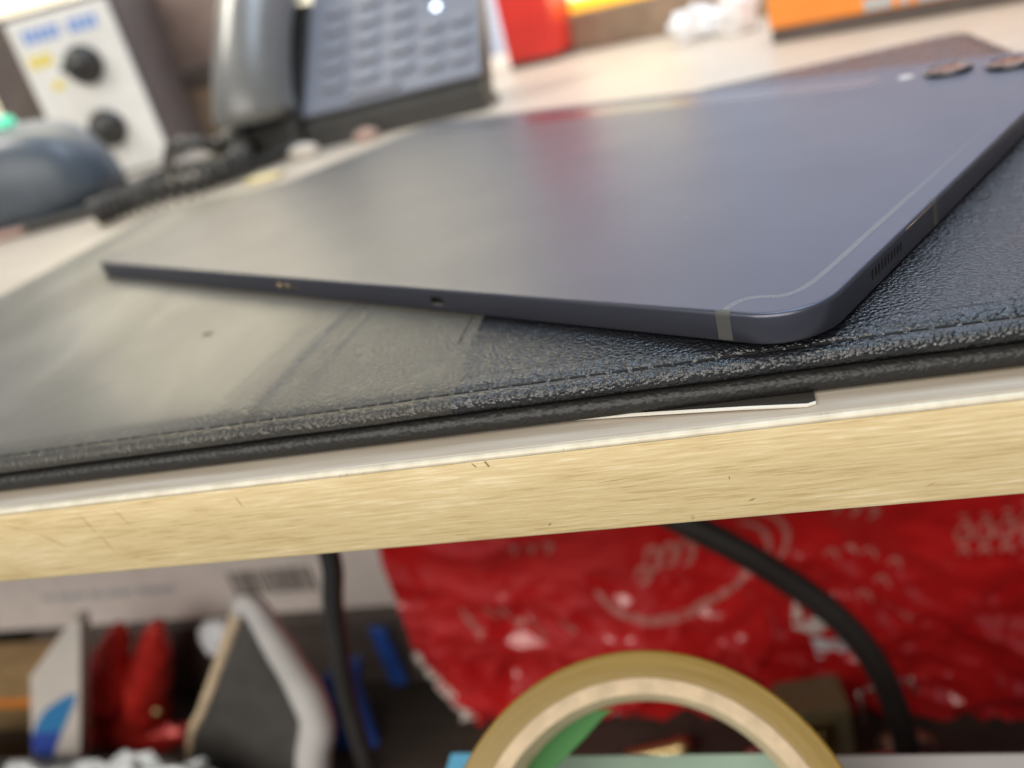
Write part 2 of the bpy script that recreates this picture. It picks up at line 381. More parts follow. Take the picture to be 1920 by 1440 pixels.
for (x0, z0, x1, z1) in [(-116, -3, -108, -6), (-108, -6, -101, -11.5), (-95, -2.5, -93, -8), (-93, -8, -91, -13), (-86.5, -2, -84, -7), (-58, -2.4, -57, -5.5), (12, -8, 19, -7.6), (64, -15.2, 66, -14.2)]:
    dx, dz = x1-x0, z1-z0; d = math.hypot(dx, dz); px_, pz_ = -dz/d*.09, dx/d*.09
    pyd('scratch', [(x0, -.07, z0), ((x0+x1)/2+px_, -.07, (z0+z1)/2+pz_), (x1, -.07, z1), ((x0+x1)/2-px_, -.07, (z0+z1)/2-pz_)], [(0, 1, 2, 3)], SCRATCH, desk)
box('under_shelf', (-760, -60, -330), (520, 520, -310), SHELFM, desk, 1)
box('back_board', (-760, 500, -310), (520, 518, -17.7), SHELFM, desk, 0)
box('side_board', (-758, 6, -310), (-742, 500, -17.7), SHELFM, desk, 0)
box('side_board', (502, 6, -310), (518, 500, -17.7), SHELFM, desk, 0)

# ================================================================ card under the pad
card = thing('card', 'dark card with a white edge sticking out under the leather pad', 'card')
ol = [(0, 9.6), (6, 8.6), (20.9, 6.6), (30, 5.5), (38.7, 4.6), (48.2, 3.5), (49.5, 4.1), (49.9, 30), (0, 30)]
def cz(x, y): return 0.10+(0.42*math.sin(math.pi*min(max(x/50, 0), 1)) if y < 12 else 0.05)
V = [(x, y, cz(x, y)) for x, y in ol]+[(x, y+.12, cz(x, y)+.34) for x, y in ol]; n = len(ol)
pyd('sheet', V, [tuple(reversed(range(n))), tuple(range(n, 2*n))]+[(i, (i+1) % n, n+(i+1) % n, n+i) for i in range(n)], CARDTOP, card)
V, Fc = [], []
for i, (x, y) in enumerate(ol[:7]):
    z = cz(x, y); V += [(x, y-.18, z-.02), (x, y-.22, z+.30), (x, y+.22, z+.42), (x, y+.1, z-.04)]
for i in range(6):
    for k in range(4): a, b = i*4+k, i*4+(k+1) % 4; Fc.append((a, b, b+4, a+4))
pyd('cut_edge', V, Fc, CARDEDGE, card)

# ================================================================ leather desk pad
X0, X1, Y0, Y1 = -245, 138, 7.0, 275
pad = thing('desk_pad', 'black pebbled leather desk pad with stitched padded edge under the tablet', 'desk pad', (0, 0, 0))
def wobl(x, y, ins): return 0.12*nz(x*.02, y*.02, 1)
lower = plate('lower_cover', X0, X1, Y0-.5, Y1, 9, [(2.2, .55), (1.0, .62), (.3, 1.1), (0, 2.0), (.1, 2.9), (.5, 3.6), (1.2, 4.0), (2.4, 4.15), (6, 4.1), (8.6, 4.1)], LEATHER2, pad, 10, 3.0, wobl)
def wobu(x, y, ins):
    d = 0.14*nz(x*.025, y*.025, 4)
    if ins < 3: d += 0.10*nz(x*.09, y*.09, 7)
    return d
UP = [(2.2, 4.45), (1.2, 4.5), (.45, 4.85), (.08, 5.5), (.05, 6.2), (.35, 6.95), (1.0, 7.5), (1.9, 7.72), (2.5, 7.74), (2.9, 7.6), (3.2, 7.25), (3.4, 6.9), (4.2, 6.9), (4.4, 7.25), (4.75, 7.5), (5.4, 7.85), (6.3, 8.08), (7.3, 8.24), (8.5, 8.35)]
upper = plate('upper_cover', X0, X1, Y0, Y1, 9, UP, LEATHER, pad, 10, 2.0, wobu, cap_bottom=False)
# the padded top of the cover, a grid that swells from the stitched seam to a level middle
def padtop(x, y):
    d = min(x-X0, X1-x, y-Y0, Y1-y)
    k = min(max((d-8.5)/24, 0), 1); k = 1-(1-k)**3
    d2 = 0.14*nz(x*.025, y*.025, 4)*(1-k)
    return 8.35+0.5*k+d2+0.05*k*nz(x*.04, y*.04, 9)
V, Fc = [], []; nx, ny = 150, 110
for j in range(ny+1):
    for i in range(nx+1):
        x = X0+8.3+(X1-X0-16.6)*i/nx; y = Y0+8.3+(Y1-Y0-16.6)*j/ny; V.append((x, y, padtop(x, y)+0.012))
for j in range(ny):
    for i in range(nx): a = j*(nx+1)+i; Fc.append((a, a+1, a+nx+2, a+nx+1))
top = pyd('top_panel', V, Fc, LEATHER, pad, True)
st = None
x = X0+9
while x < X1-8:
    if st is None:
        st = box('stitch', (-1.4, -.30, -.3), (1.4, .30, .16), THREAD, upper, .1, 1); o = st
    else:
        o = st.copy(); COL.objects.link(o); o.parent = upper
    o.location = Vector((x, Y0+3.95, 7.27+wobu(x, Y0+3.4, 3.4)))*S; o.rotation_euler.z = random.uniform(-.12, .12)
    x += 3.75+random.uniform(-.2, .2)

# glare-tinted film laid over the left part of the pad
XF = -12.6
ys = [6.85, 6.85, 7.2, 7.8, 8.6, 9.5, 10.1, 10.6, 11.2, 12.5, 14]+[16+3.2*i for i in range(80)]
zs = [5.3, 6.2, 7.05, 7.42, 7.72, 7.76, 7.5, 7.2, 7.25, 7.86, 8.2]
def filmz(x, y, i):
    z = zs[i]+0.05 if i < len(zs) else padtop(x, y)+0.07
    if i < len(zs): z += wobu(x, y, 2 if y < 10 else 4)
    if i > 7 and y < 80:
        k = min(1, (y-9)/8)*min(1, (80-y)/25)
        for xf, hgt, wd in ((-55+0.03*(y-30), .9, 1.0), (-46-.05*y+.0008*y*y, .6, .8), (-66+.12*y, .3, 2.2)):
            z += k*hgt*math.exp(-((x-xf)/wd)**2)
        z += k*.10*abs(nz(x*.06, y*.03, 2))
    return z
V, Fc = [], []
xs = [X0+1+(XF-X0-1-60)*i/90 for i in range(90)]+[XF-60+.75*i for i in range(81)]
for x in xs:
    for i, y in enumerate(ys):
        if y > Y1-3: continue
        xx = x+(x > XF-3)*(0.25*nz(y*.05, 1.2)-0.03*(y-8)*(y < 60))
        V.append((xx, y, filmz(x, y, i)))
n = len([y for y in ys if y <= Y1-3])
for i in range(len(xs)-1):
    for k in range(n-1): a = i*n+k; Fc.append((a, a+1, a+1+n, a+n))
film = pyd('plastic_film', V, Fc, FILM, None, True)
tag(film, 'plastic film with painted warm glare over the left part of the leather pad', 'film')
lathe('bubble', [(1.6, 0), (1.3, .35), (.7, .55), (0.001, .62)], FILM, film, 16, loc=(-94.5, 62.7, 8.95))

# ================================================================ tablet
TL, TW, TT = 285.4, 185.4, 5.7
tab = thing('tablet', 'dark graphite tablet lying face down on the leather pad', 'tablet', (50.12, 4.75, 9.03), 0)
tab.rotation_euler.z = math.pi-0.538
# local x = along the long edge away from the near corner; local y must point away from the viewer: use -y
def tv(u, v): return (u, -v)
rings = [(1.2, 0.0), (.6, .04), (.18, .3), (0, .8), (0, 2.8), (0, TT-.75), (.10, TT-.38), (.32, TT-.12), (.62, TT), (1.1, TT), (3, TT)]
body = plate('body', 0, TL, -TW, 0, 11.0, rings, GRAPHITE, tab, 18, 12.0)
def cutter(verts, faces):
    o = pyd('cut', verts, faces); return o
def pill(cx, cz_, hw, hh, n=8):
    pts = []; r = min(hw, hh)
    if hw >= hh:
        for k in range(n+1): a = math.radians(-90+180*k/n); pts.append((cx+hw-r+r*math.cos(a), cz_+r*math.sin(a)))
        for k in range(n+1): a = math.radians(90+180*k/n); pts.append((cx-hw+r+r*math.cos(a), cz_+r*math.sin(a)))
    else:
        for k in range(n+1): a = math.radians(180*k/n); pts.append((cx+r*math.cos(a), cz_+hh-r+r*math.sin(a)))
        for k in range(n+1): a = math.radians(180+180*k/n); pts.append((cx+r*math.cos(a), cz_-hh+r+r*math.sin(a)))
    return pts
def pocket_cut(pl, side, depth):
    n = len(pl)
    f3 = (lambda a, z, d: (a, -d, z)) if side == 'long' else (lambda a, z, d: (d, -a, z))
    V = [f3(a, z, -.5) for a, z in pl]+[f3(a, z, depth) for a, z in pl]
    return V, [tuple(range(n)), tuple(reversed(range(n, 2*n)))]+[(i, (i+1) % n, n+(i+1) % n, n+i) for i in range(n)]
cuts = [(pill(88.1, 2.8, 2.1, .95), 'long', 1.3)]
for k in range(10): cuts.append((pill(23.6+1.42*k, 3.05, .42, 1.0, 4), 'short', 1.2))
Vc, Fcc = [], []
for pl, sd, dp in cuts:
    v_, f_ = pocket_cut(pl, sd, dp); o_ = len(Vc); Vc += v_; Fcc += [tuple(i+o_ for i in f) for f in f_]
co = pyd('cut', Vc, Fcc, HOLE)
co.parent = tab
md = body.modifiers.new('holes', 'BOOLEAN'); md.object = co; md.operation = 'DIFFERENCE'; md.solver = 'EXACT'
try: md.material_mode = 'TRANSFER'
except Exception: pass
bpy.context.view_layer.update()
dg = bpy.context.evaluated_depsgraph_get()
me2 = bpy.data.meshes.new_from_object(body.evaluated_get(dg))
body.modifiers.clear(); body.data = me2
bpy.data.objects.remove(co)
bm = bmesh.new(); bm.from_mesh(me2)
for e in bm.edges: e.smooth = not (len(e.link_faces) == 2 and e.calc_face_angle(0) > math.radians(35))
bm.to_mesh(me2); bm.free()
pl = pill(88.1, 2.02, 1.7, .22, 4); n = len(pl)
pyd('hole_lip', [(a, .02, z) for a, z in pl], [tuple(range(n))], BRIGHTLIP, tab)
# antenna bands on the sides (inlaid plastic, a hair proud)
def sideband(name, a0, a1, side, m):
    pr = [(.05, .5), (.0, .8), (.0, TT-.75), (.10, TT-.38), (.32, TT-.12), (.62, TT), (1.0, TT)]
    V = []
    for (ins, z) in pr:
        d = ins-.03; zz = z+.02 if z > TT-.5 else z
        for a in (a0, a1): V.append((a, -d, zz) if side == 'long' else (d, -a, zz))
    return pyd(name, V, [(2*i, 2*i+1, 2*i+3, 2*i+2) for i in range(len(pr)-1)], m, tab)
sideband('antenna_band', 14.1, 16.8, 'long', BAND)
sideband('antenna_band', 52.9, 55.0, 'short', BAND)
sideband('antenna_band', 268.6, 271.3, 'long', BAND)
# antenna line on the back
pts = spline([(15.5, 1.0), (15.2, 3.4), (14.0, 5.7), (11.6, 6.9), (9.0, 7.4), (7.2, 9.4), (6.2, 12.6), (5.8, 18), (5.7, 26), (5.7, 40), (5.6, 60), (5.4, 90), (5.3, 112)], 8)
V, Fc = [], []
for i, p in enumerate(pts):
    t = (pts[min(i+1, len(pts)-1)]-pts[max(i-1, 0)]).normalized(); q = Vector((t.y, -t.x, 0))
    wd = (.62+.06*nz(i*.35, 2.0))*(1 if p.y < 50 else max(.3, 1-(p.y-50)/60))
    for s in (-1, 1): V.append((p.x+q.x*wd*s, -(p.y+q.y*wd*s), TT+.015))
for i in range(len(pts)-1): Fc.append((2*i, 2*i+1, 2*i+3, 2*i+2))
pyd('antenna_line', V, Fc, BANDL, tab)
# seam line between the two bands of the short side
tube('seam_line', [(.06, -39.5, TT-.48), (.06, -46, TT-.48), (.06, -52.5, TT-.48)], .05, GOLD, tab, 6)
# contacts
for u in (146.3, 150.1, 153.9):
    lathe('charging_contact', [(1.0, 0), (1.0, .08), (.6, .14), (0.001, .14)], GOLD, tab, 14, loc=(u, -.0, 3.0)).rotation_euler = (math.pi/2*-1+math.pi, 0, 0)
pl = pill(0, 0, 1.05, .4); n = len(pl)
pyd('slot_mark', [(212+a, .03, 3.8+z*.5) for a, z in pl], [tuple(range(n))], BAND, tab)
# pen strip, camera rings, flash
pl = pill(160, 166, 106, 7.0, 10); n = len(pl)
pyd('pen_strip', [(a, -b, TT+.01) for a, b in pl], [tuple(range(n))], STRIP, tab)
for u in (34.4, 17.6):
    ring = lathe('camera_ring', [(6.6, 0), (6.6, .9), (6.35, 1.25), (5.7, 1.35), (5.3, 1.15), (5.2, .5)], CHROME, tab, 40, loc=(u, -168.2, TT))
    lathe('lens', [(5.25, 0), (5.25, .95), (4.2, 1.06), (3.0, 1.06), (2.8, .8), (0.001, .75)], LENS, ring, 32)
lathe('flash', [(2.3, 0), (2.3, .18), (1.9, .25), (0.001, .25)], FLASH, tab, 24, loc=(46.0, -166.5, TT))
for (u, v_) in ((20, 181), (67, .0)): pass

# ================================================================ things at the back of the desk
# ---- telephone
ph = thing('telephone', 'grey-blue desk telephone with a sloping keypad and a handset at its left', 'telephone', (-221, 415, 0), 0)
TH = math.radians(42)
def face(s, l, d=0): return (s, l*math.cos(TH)-d*math.sin(TH), 18+l*math.sin(TH)+d*math.cos(TH))
Wd, Ln = 124, 118
side = [(0, 0), (0, 14), (2.2, 17), (Ln*math.cos(TH)-3, 17+Ln*math.sin(TH)), (Ln*math.cos(TH), 10+Ln*math.sin(TH)), (26, 8), (40, 0)]
V = [(1, y, z) for y, z in side]+[(Wd-1, y, z) for y, z in side]; n = len(side)
bm_ = pyd('base', V, [tuple(range(n)), tuple(reversed(range(n, 2*n)))]+[(i, i+n, (i+1) % n+n, (i+1) % n) for i in range(n)], PHONED, ph)
box('stand', (14, 34, 0), (Wd-40, 84, 50), PHONED, ph, 2)
fp = box('keypad_panel', (.5, 4, -1), (Wd-.5, Ln-4, 1.6), PHONE, ph, 1.5, 3, loc=face(0, 0, 0)); fp.rotation_euler.x = TH
kk = None
def addkey(s, l, wx, wy):
    global kk
    if kk is None:
        kk = plate('key', -8, 8, -4.2, 4.2, 3.2, [(0, 0), (0, 1.6), (.5, 2.4), (1.4, 2.7), (2.6, 2.7)], KEYM, ph, 6); o = kk
    else: o = kk.copy(); COL.objects.link(o); o.parent = ph
    o.location = Vector(face(s, l, 1.5))*S; o.rotation_euler.x = TH; o.scale = (wx/16, wy/8.4, 1)
for r_ in range(5):
    for c_ in (22, 46, 70):
        addkey(c_, 24+15.5*r_, 16.5, 8.6)
    if r_ < 4:
        for c_ in (92, 111): addkey(c_, 20+15.5*r_ if r_ < 3 else 34+15.5*r_, 14, 8)
addkey(52, 11.5, 36, 5.5)
glint = lathe('glint_dot', [(2.3, 0), (2.3, 1), (1.4, 2), (0.001, 2.3)], LED, ph, 16, loc=face(94, 66, 1.4)); glint.rotation_euler.x = TH  # emissive dot added as the phone's blurred highlight, no real lamp
cr = box('cradle', (-62, -6, 0), (-1, 118, 26), PHONED, ph, 6, 3)
# handset: a curved bar with ear and mouth ends, lying on the sloping cradle
hp = [face(-26, l, d) for l, d in ((0, 10), (8, 16), (24, 21), (48, 24), (75, 25), (105, 22), (122, 16), (132, 8))]
def hr(t): return 24+4*abs(2*t-1)**2 - (13 if t < .02 or t > .98 else 4 if t < .06 or t > .94 else 0)
hs = tube('handset', spline(hp, 6), hr, HANDSET, ph, 24)
cs = [(-62, 0), (-62, 20), (-52, 30), (-52, 48)]
sl = [(0, 14), (Ln*math.cos(TH)-10, 8+Ln*math.sin(TH)), (Ln*math.cos(TH)+8, 8+Ln*math.sin(TH)-14), (Ln*math.cos(TH)+12, 2), (2, 2)]
V = [(-60, y, z) for y, z in sl]+[(-3, y, z) for y, z in sl]; n = len(sl)
pyd('cradle_slope', V, [tuple(range(n)), tuple(reversed(range(n, 2*n)))]+[(i, i+n, (i+1) % n+n, (i+1) % n) for i in range(n)], PHONED, ph)

# ---- coiled cord
path = spline([(-312, 308, 8), (-300, 312, 9), (-280, 320, 9), (-257, 336, 9), (-246, 362, 10), (-258, 396, 12), (-262, 412, 18)], 32)
hel = []
for i, p in enumerate(path):
    t = (path[min(i+1, len(path)-1)]-path[max(i-1, 0)]).normalized(); a_ = Vector((0, 0, 1)); b_ = t.cross(a_).normalized(); a_ = b_.cross(t)
    for j in range(2):
        an = 2*math.pi*(i+j/2)/8.0; hel.append(p+a_*6.2*math.sin(an)+b_*6.2*math.cos(an))
tag(tube('coiled_cord', hel, 1.8, BLACKP, None, 7), 'black coiled telephone cord lying in front of the telephone', 'cord')
tag(tube('cable', spline([(-345, 440, 4), (-320, 410, 20), (-296, 392, 26), (-282, 404, 18), (-310, 440, 5), (-352, 452, 4), (-362, 400, 4), (-330, 352, 4), (-296, 346, 5), (-262, 362, 5), (-240, 392, 5), (-226, 408, 6)], 12), 4.0, BLACKP, None, 8), 'thin black cable looped between the telephone and the knob panel', 'cable')

# ---- instrument with two knobs
ins = thing('knob_instrument', 'white front panel instrument with two black knobs and blue lettering', 'instrument', (-486, 516, 0), math.atan2(25, 78))
box('case', (-34, 3, 0), (86, 120, 136), BROWN2, ins, 2)
panel = box('front_panel', (0, -1.5, 2), (82, 3.2, 131), WHITEP, ins, 1.2)
for s, hgt in ((43.5, 39), (46.5, 89)):
    k_ = lathe('knob', [(15, 0), (15, 3), (12.5, 4.5), (11.5, 15), (10.2, 16.5), (0.001, 16.8)], BLACKP, ins, 32, loc=(s, -1.5, hgt)); k_.rotation_euler.x = math.pi/2
    box('pointer', (-13.5, -2.4, 4), (2, 2.4, 18.4), BLACKP, k_, 1)
for i in range(9):
    s = 10+i*6.1+(6 if i > 4 else 0)
    box('letter_mark', (s, -2.0, 113), (s+4.6, -1.4, 122.5), BLUEINK, panel, .2, 1)
box('label_sticker', (6, -2.0, 95), (25, -1.4, 104), YELINK, panel, .2, 1)
box('label_sticker', (16, -2.0, 76), (25, -1.4, 83), YELINK, panel, .2, 1)

# ---- blue-grey device with the green light
dv = thing('rounded_device', 'blue-grey rounded device with a small green light at the left edge', 'device', (-431, 372, 0), math.radians(8))
def dome(name, rx, ry, rz, z0, m, pw=2.3, nu=36, nv=14):
    V, Fc = [], []
    for j in range(nv+1):
        ph_ = math.pi/2*j/nv; cz_ = math.sin(ph_)**(2/pw); cr_ = max(math.cos(ph_), 0)**(2/pw)
        for i in range(nu):
            t = 2*math.pi*i/nu; ct, st_ = math.cos(t), math.sin(t)
            V.append((rx*cr_*math.copysign(abs(ct)**(2/pw), ct), ry*cr_*math.copysign(abs(st_)**(2/pw), st_), z0+rz*cz_))
    for j in range(nv):
        for i in range(nu): a, b = j*nu+i, j*nu+(i+1) % nu; Fc.append((a, b, b+nu, a+nu))
    Fc.append(tuple(reversed(range(nu))))
    return pyd(name, V, Fc, m, dv, True)
dome('shell', 85, 40, 54, 7, SCAN, 3.0)
o = dome('upper_shell', 74, 30, 49, 15, SCANL, 3.0); o.location.y = 16*S
plate('base_plate', -87, 87, -40, 40, 16, [(2, 0), (0, 1), (0, 6), (1.5, 7.5)], PHONED, dv, 8)
box('trim_bar', (-20, -45, 1), (36, -38, 6), PINK, dv, 2)
lathe('indicator_light', [(7, 0), (7, 3), (5, 6), (0.001, 7)], LEDG, dv, 20, loc=(22, 10, 63))

# ---- cartons and boxes
def carton(name, label, cat, p0, p1, depth, z0, z1, m, bev=1.2, parts=()):
    """front face from p0 to p1 on the desk; depth goes back"""
    L = math.hypot(p1[0]-p0[0], p1[1]-p0[1]); t = thing(name, label, cat, (*p0, 0), math.atan2(p1[1]-p0[1], p1[0]-p0[0]))
    box('carton_body', (0, 0, z0), (L, depth, z1), m, t, bev)
    return t, L
t, L = carton('brown_carton', 'brown carton with a darker lid band between the knob panel and the telephone handset', 'carton', (-545, 655), (-375, 660), 120, 0, 46, BROWN)
box('lid', (-2, -2, 46.2), (L+2, 122, 64), BROWN2, t, 1.5)
box('upper_tray', (4, 4, 64.2), (L-4, 118, 138), plain('mauve_brown_card', (0.26, 0.19, 0.165), 0.6), t, 1.5)
t, L = carton('orange_box', 'large orange box with a dark base band at the right rear', 'box', (71, 416), (330, 298), 90, 7, 46, ORANGE, 2.5)
box('base_band', (1, 1.2, 0), (L-1, 89, 7), BROWN2, t, .5)
for a, b_ in ((52, 66), (70, 74), (78, 98), (104, 110), (118, 126)):
    box('print_mark', (a, -.4, 8.4), (b_, .2, 14.5), GREYTXT, t, .1, 1)
t, L = carton('red_box', 'tall red box standing beside the telephone', 'box', (-122, 612), (-79, 599), 40, 5, 150, REDBOX, 1.5)
box('base_band', (0.5, 0.5, 0), (L-.5, 39, 5), BROWN2, t, .3)
t, L = carton('brown_plinth', 'low brown plinth behind the red box and white parts', 'plinth', (-92, 640), (190, 505), 60, 0, 29, BROWN, 1.5)
ys_ = thing('yellow_sign', 'lit yellow sign with a white glowing middle standing on the brown plinth', 'sign', (-78, 643, 29.2), math.atan2(-135, 282))
box('frame', (0, 0, 0), (104, 14, 60), SIGNY, ys_, 2); box('glow_panel', (12, -1.2, 10), (92, -.1, 52), SIGNW, ys_, .3)
# white crumpled bits in front of the plinth
def lump(name, c, r, m, seed, label=None, cat=None, parent=None, amp=.4, fl=.75, sub=3, smooth=False, fr=2.2):
    bm = bmesh.new(); bmesh.ops.create_icosphere(bm, subdivisions=sub, radius=1)
    for q in bm.verts:
        d = 1+amp*noise.noise(q.co*fr+Vector((seed*3.1, seed, 0)))+amp*.5*noise.noise(q.co*fr*2.3+Vector((0, seed, 5)))
        q.co = Vector((q.co.x*r[0]*d, q.co.y*r[1]*d, max(q.co.z*d, -fl)*r[2]))*S
    lo = min(q.co.z for q in bm.verts)
    for q in bm.verts: q.co.z -= lo
    me = bpy.data.meshes.new(name); bm.to_mesh(me); bm.free()
    o = link(name, me, m, parent, smooth, loc=c)
    if label: tag(o, label, cat)
    return o
lump('crumpled_tissue', (30, 520, 0), (17, 11, 12), WHITEPAPER, 3, 'crumpled white tissue in front of the brown plinth, left lump', 'tissue')
lump('crumpled_tissue', (58, 500, 0), (13, 10, 19), WHITEPAPER, 8, 'taller crumpled white tissue beside the orange box', 'tissue')
lump('yellow_scrap', (-219, 340, 0), (14, 6, 2.2), YELLOWP, 5, 'small yellow paper scrap behind the far left of the pad', 'scrap', amp=.2, smooth=True)
lump('white_eraser', (-216, 394, 0), (11, 5, 5), plain('cream_rubber', (.55, .50, .44), .5), 6, 'small cream rubber piece in front of the telephone', 'rubber', amp=.12, smooth=True)
lump('pink_eraser', (-176, 404, 0), (9, 5, 4.5), PINK, 9, 'small pink rubber piece under the telephone front edge', 'rubber', amp=.12, smooth=True)

# ================================================================ things on the shelf under the desk
# ---- added dark block, in place of shade, carrying the grey-white barcode box
dk = tag(box('shade_block', (-470, 252, -310), (-160, 420, -254.3), BROWN2, None, 2), 'dark block added under the barcode box in place of shade', 'carton')
gb = thing('barcode_box', 'long grey-white box with a printed line and barcode under the desk', 'box', (-560, 260, -254))
box('box_body', (0, 0, 0), (386, 150, 78), GREYCARD, gb, 1.2)
rnd = random.Random(4)
x = 112
while x < 222:
    wl = rnd.choice((3, 4, 5, 6)); box('letter_mark', (x, -.3, 24), (x+wl, .1, 29.5), GREYTXT, gb, 0); x += wl+rnd.choice((1.2, 1.2, 4))
x = 262
while x < 318:
    wl = rnd.choice((.8, 1.2, 2.2, 3)); box('barcode_bar', (x, -.3, 17), (x+wl, .1, 36), mat('ink_%d' % int(x*10), (.10, .085, .075), .6) if x == 262 else bpy.data.materials['ink_2620'], gb, 0); x += wl+rnd.choice((.8, 1.4, 2))
# ---- red printed plastic bag
def bagp(x, z, off=0.0):
    x = 1.068*x-2.8; z = 1.068*z-5
    k = min(1, max(0, (-205-z)/60))
    cre = 0
    for q, (f_, a_) in enumerate(((.018, 6.5), (.042, 3.0), (.095, 1.7), (.21, .85))):
        cre += a_*(1-2.6*abs(nz(x*f_+q*7+z*f_*.5, z*f_*1.3, 3+q)))*(0.35+0.75*k)
    y = 222+14*nz(x*.010, z*.014, 1.5)-cre
    return (x, y-off, z)
bag = thing('red_bag', 'crumpled red plastic bag with pale printing under the desk', 'bag', (0, 0, 0))
def bagleft(z):
    if z > -232: return -150-4*nz(z*.05, 1)
    return -153+(-232-z)*0.42+3.0*nz(z*.35, 5)
V, Fc = [], []; nx, nz_ = 190, 120
for j in range(nz_+1):
    z = -45-(240)*j/nz_
    for i in range(nx+1):
        xl = bagleft(z); x = xl+(235-xl)*i/nx
        V.append(bagp(x, z+(5*nz(x*.1, 3) if j == nz_ else 0)))
for j in range(nz_):
    for i in range(nx): a = j*(nx+1)+i; Fc.append((a, a+1, a+nx+2, a+nx+1))
pyd('front_film', V, Fc, REDPLAST, bag, True)
V2 = [(x, y+26+4*nz(x*.03, z*.03, 9), z) for x, y, z in V]
pyd('back_film', V2, Fc, REDPLAST, bag, True)
V, Fc = [], []
for k in range(40):
    z = -228-1.3*k; x = bagleft(z); wd = 2.6+3.0*nz(k*.9, 2.2)
    V += [bagp(x-1.5, z, .5), bagp(x+wd, z, .6)]
for k in range(39): Fc.append((2*k, 2*k+1, 2*k+3, 2*k+2))
pyd('torn_edge', V, Fc, TORN, bag)
def stroke(pts, wd):
    p = [(a.x, a.y) for a in spline([(q[0], q[1], 0) for q in pts], 8)]; V, Fc = [], []
    for i in range(len(p)):
        a, b = p[max(i-1, 0)], p[min(i+1, len(p)-1)]; dx, dz = b[0]-a[0], b[1]-a[1]; d = math.hypot(dx, dz) or 1
        tt = i/(len(p)-1); ww = wd*(.35+.65*math.sin(math.pi*min(max(tt, .03), .97)))
        V += [bagp(p[i][0]-dz/d*ww, p[i][1]+dx/d*ww, .5), bagp(p[i][0]+dz/d*ww, p[i][1]-dx/d*ww, .5)]
    for i in range(len(p)-1): Fc.append((2*i, 2*i+1, 2*i+3, 2*i+2))
    pyd('printed_stroke', V, Fc, PRINT, bag)
stroke([(-49, -201), (-40, -212), (-24, -218), (-4, -214), (14, -206), (27, -197)], 2.1)
stroke([(23, -171), (31, -176), (35, -186), (32, -194)], 1.5)
stroke([(30, -166), (41, -174), (43, -186), (36, -196)], 1.5)
for (x0, z0, hgt) in ((-22, -188, 15), (-14, -186, 12), (-6, -186, 15), (-28, -196, 9)):
    stroke([(x0, z0), (x0+3, z0+hgt*.6), (x0+7, z0+hgt*.5), (x0+5, z0-hgt*.2), (x0+1, z0-hgt*.3)], 1.6)
for (x0, z0) in ((-84, -168), (-76, -170), (-68, -171), (63, -165), (70, -166), (77, -167)):
    stroke([(x0, z0+4), (x0+4, z0+1), (x0+1, z0-5)], 1.4)
for (x0, z0) in ((112, -182), (120, -181), (128, -180), (136, -178)):
    stroke([(x0, z0), (x0+4, z0+5), (x0+5, z0-4), (x0+1, z0-6), (x0, z0)], 1.1)
    stroke([(x0, z0-12), (x0+3, z0-9), (x0+5, z0-13)], 1.0)
    stroke([(x0+1, z0+9), (x0+5, z0+8)], .9)
for (x0, z0) in ((58, -193), (66, -192), (74, -193), (84, -199), (78, -207), (70, -213)):
    stroke([(x0, z0), (x0+4, z0+2), (x0+6, z0-3)], .9)
for (x0, z0, hgt) in ((-118, -212, 20), (-106, -208, 12), (-98, -214, 22), (-86, -222, 16), (-70, -220, 8)):
    stroke([(x0, z0+hgt*.5), (x0+2.5, z0), (x0+6, z0-hgt*.5)], 1.3)
    stroke([(x0+2, z0-hgt*.2), (x0+8, z0-hgt*.35)], 1.1)
pyd('printed_patch', [bagp(x, z, .5) for x, z in ((42, -217), (56, -214), (58, -228), (50, -234), (40, -230))], [(0, 1, 2, 3, 4)], TORN, bag)
pyd('printed_patch', [bagp(x, z, .5) for x, z in ((48, -237), (64, -232), (66, -247), (50, -250))], [(0, 1, 2, 3)], WHITEPAPER, bag)

# ---- cables hanging under the desk
tag(tube('power_cable', spline([(-122, 118, -17), (-124, 119, -70), (-126, 120, -109), (-134, 120, -134), (-145, 120, -180), (-152, 122, -230), (-158, 130, -280), (-160, 150, -306)], 10), 4.2, BLACKP, None, 12), 'straight black cable hanging left of the red bag', 'cable')
tag(tube('power_cable', spline([(-26, 150, -106), (-8, 150, -118), (8, 150, -130), (31, 150, -150), (56, 150, -178), (71, 150, -208), (79, 150, -250), (81, 156, -306)], 10), 5.4, BLACKP, None, 14), 'thick black cable arching down in front of the red bag', 'cable')

# ---- packing tape roll on a tall pale carton
pc = thing('pale_carton', 'pale grey carton with mint paper on top under the tape roll', 'carton', (0, 0, -310))
box('carton_body', (-62, -85, 0), (210, 48, 176), PALEBOX, pc, 1)
box('mint_sheet', (-52, -80, 176.2), (46, 47.4, 177.2), MINT, pc, .2, 1)
box('cyan_flap', (-64, -80, 176.1), (-53, 48.6, 177.6), CYAN, pc, .2, 1)
tp = thing('tape_roll', 'roll of tan packing tape standing on the pale carton', 'tape', (4, -3, -113))
nrm = Vector((0.14, -0.62, 0.77)).normalized(); tp.rotation_euler = nrm.to_track_quat('Z', 'Y').to_euler()
lathe('tape_winding', [(43.6, -22), (49.0, -22), (49.9, -21.4), (50.0, -20.8), (50.0, -.9), (49.9, -.35), (49.6, -.05), (49.3, 0), (48.9, 0), (46, .05), (43.8, .08), (43.6, .05), (43.6, -22)], TAPE, tp, 96)
lathe('cardboard_core', [(39.6, -22.3), (43.5, -22.3), (43.5, .15), (43.4, .3), (43.2, .34), (42.6, .36), (40.2, .36), (39.9, .3), (39.7, .1), (39.6, -.4), (39.6, -22.3)], COREM, tp, 96)

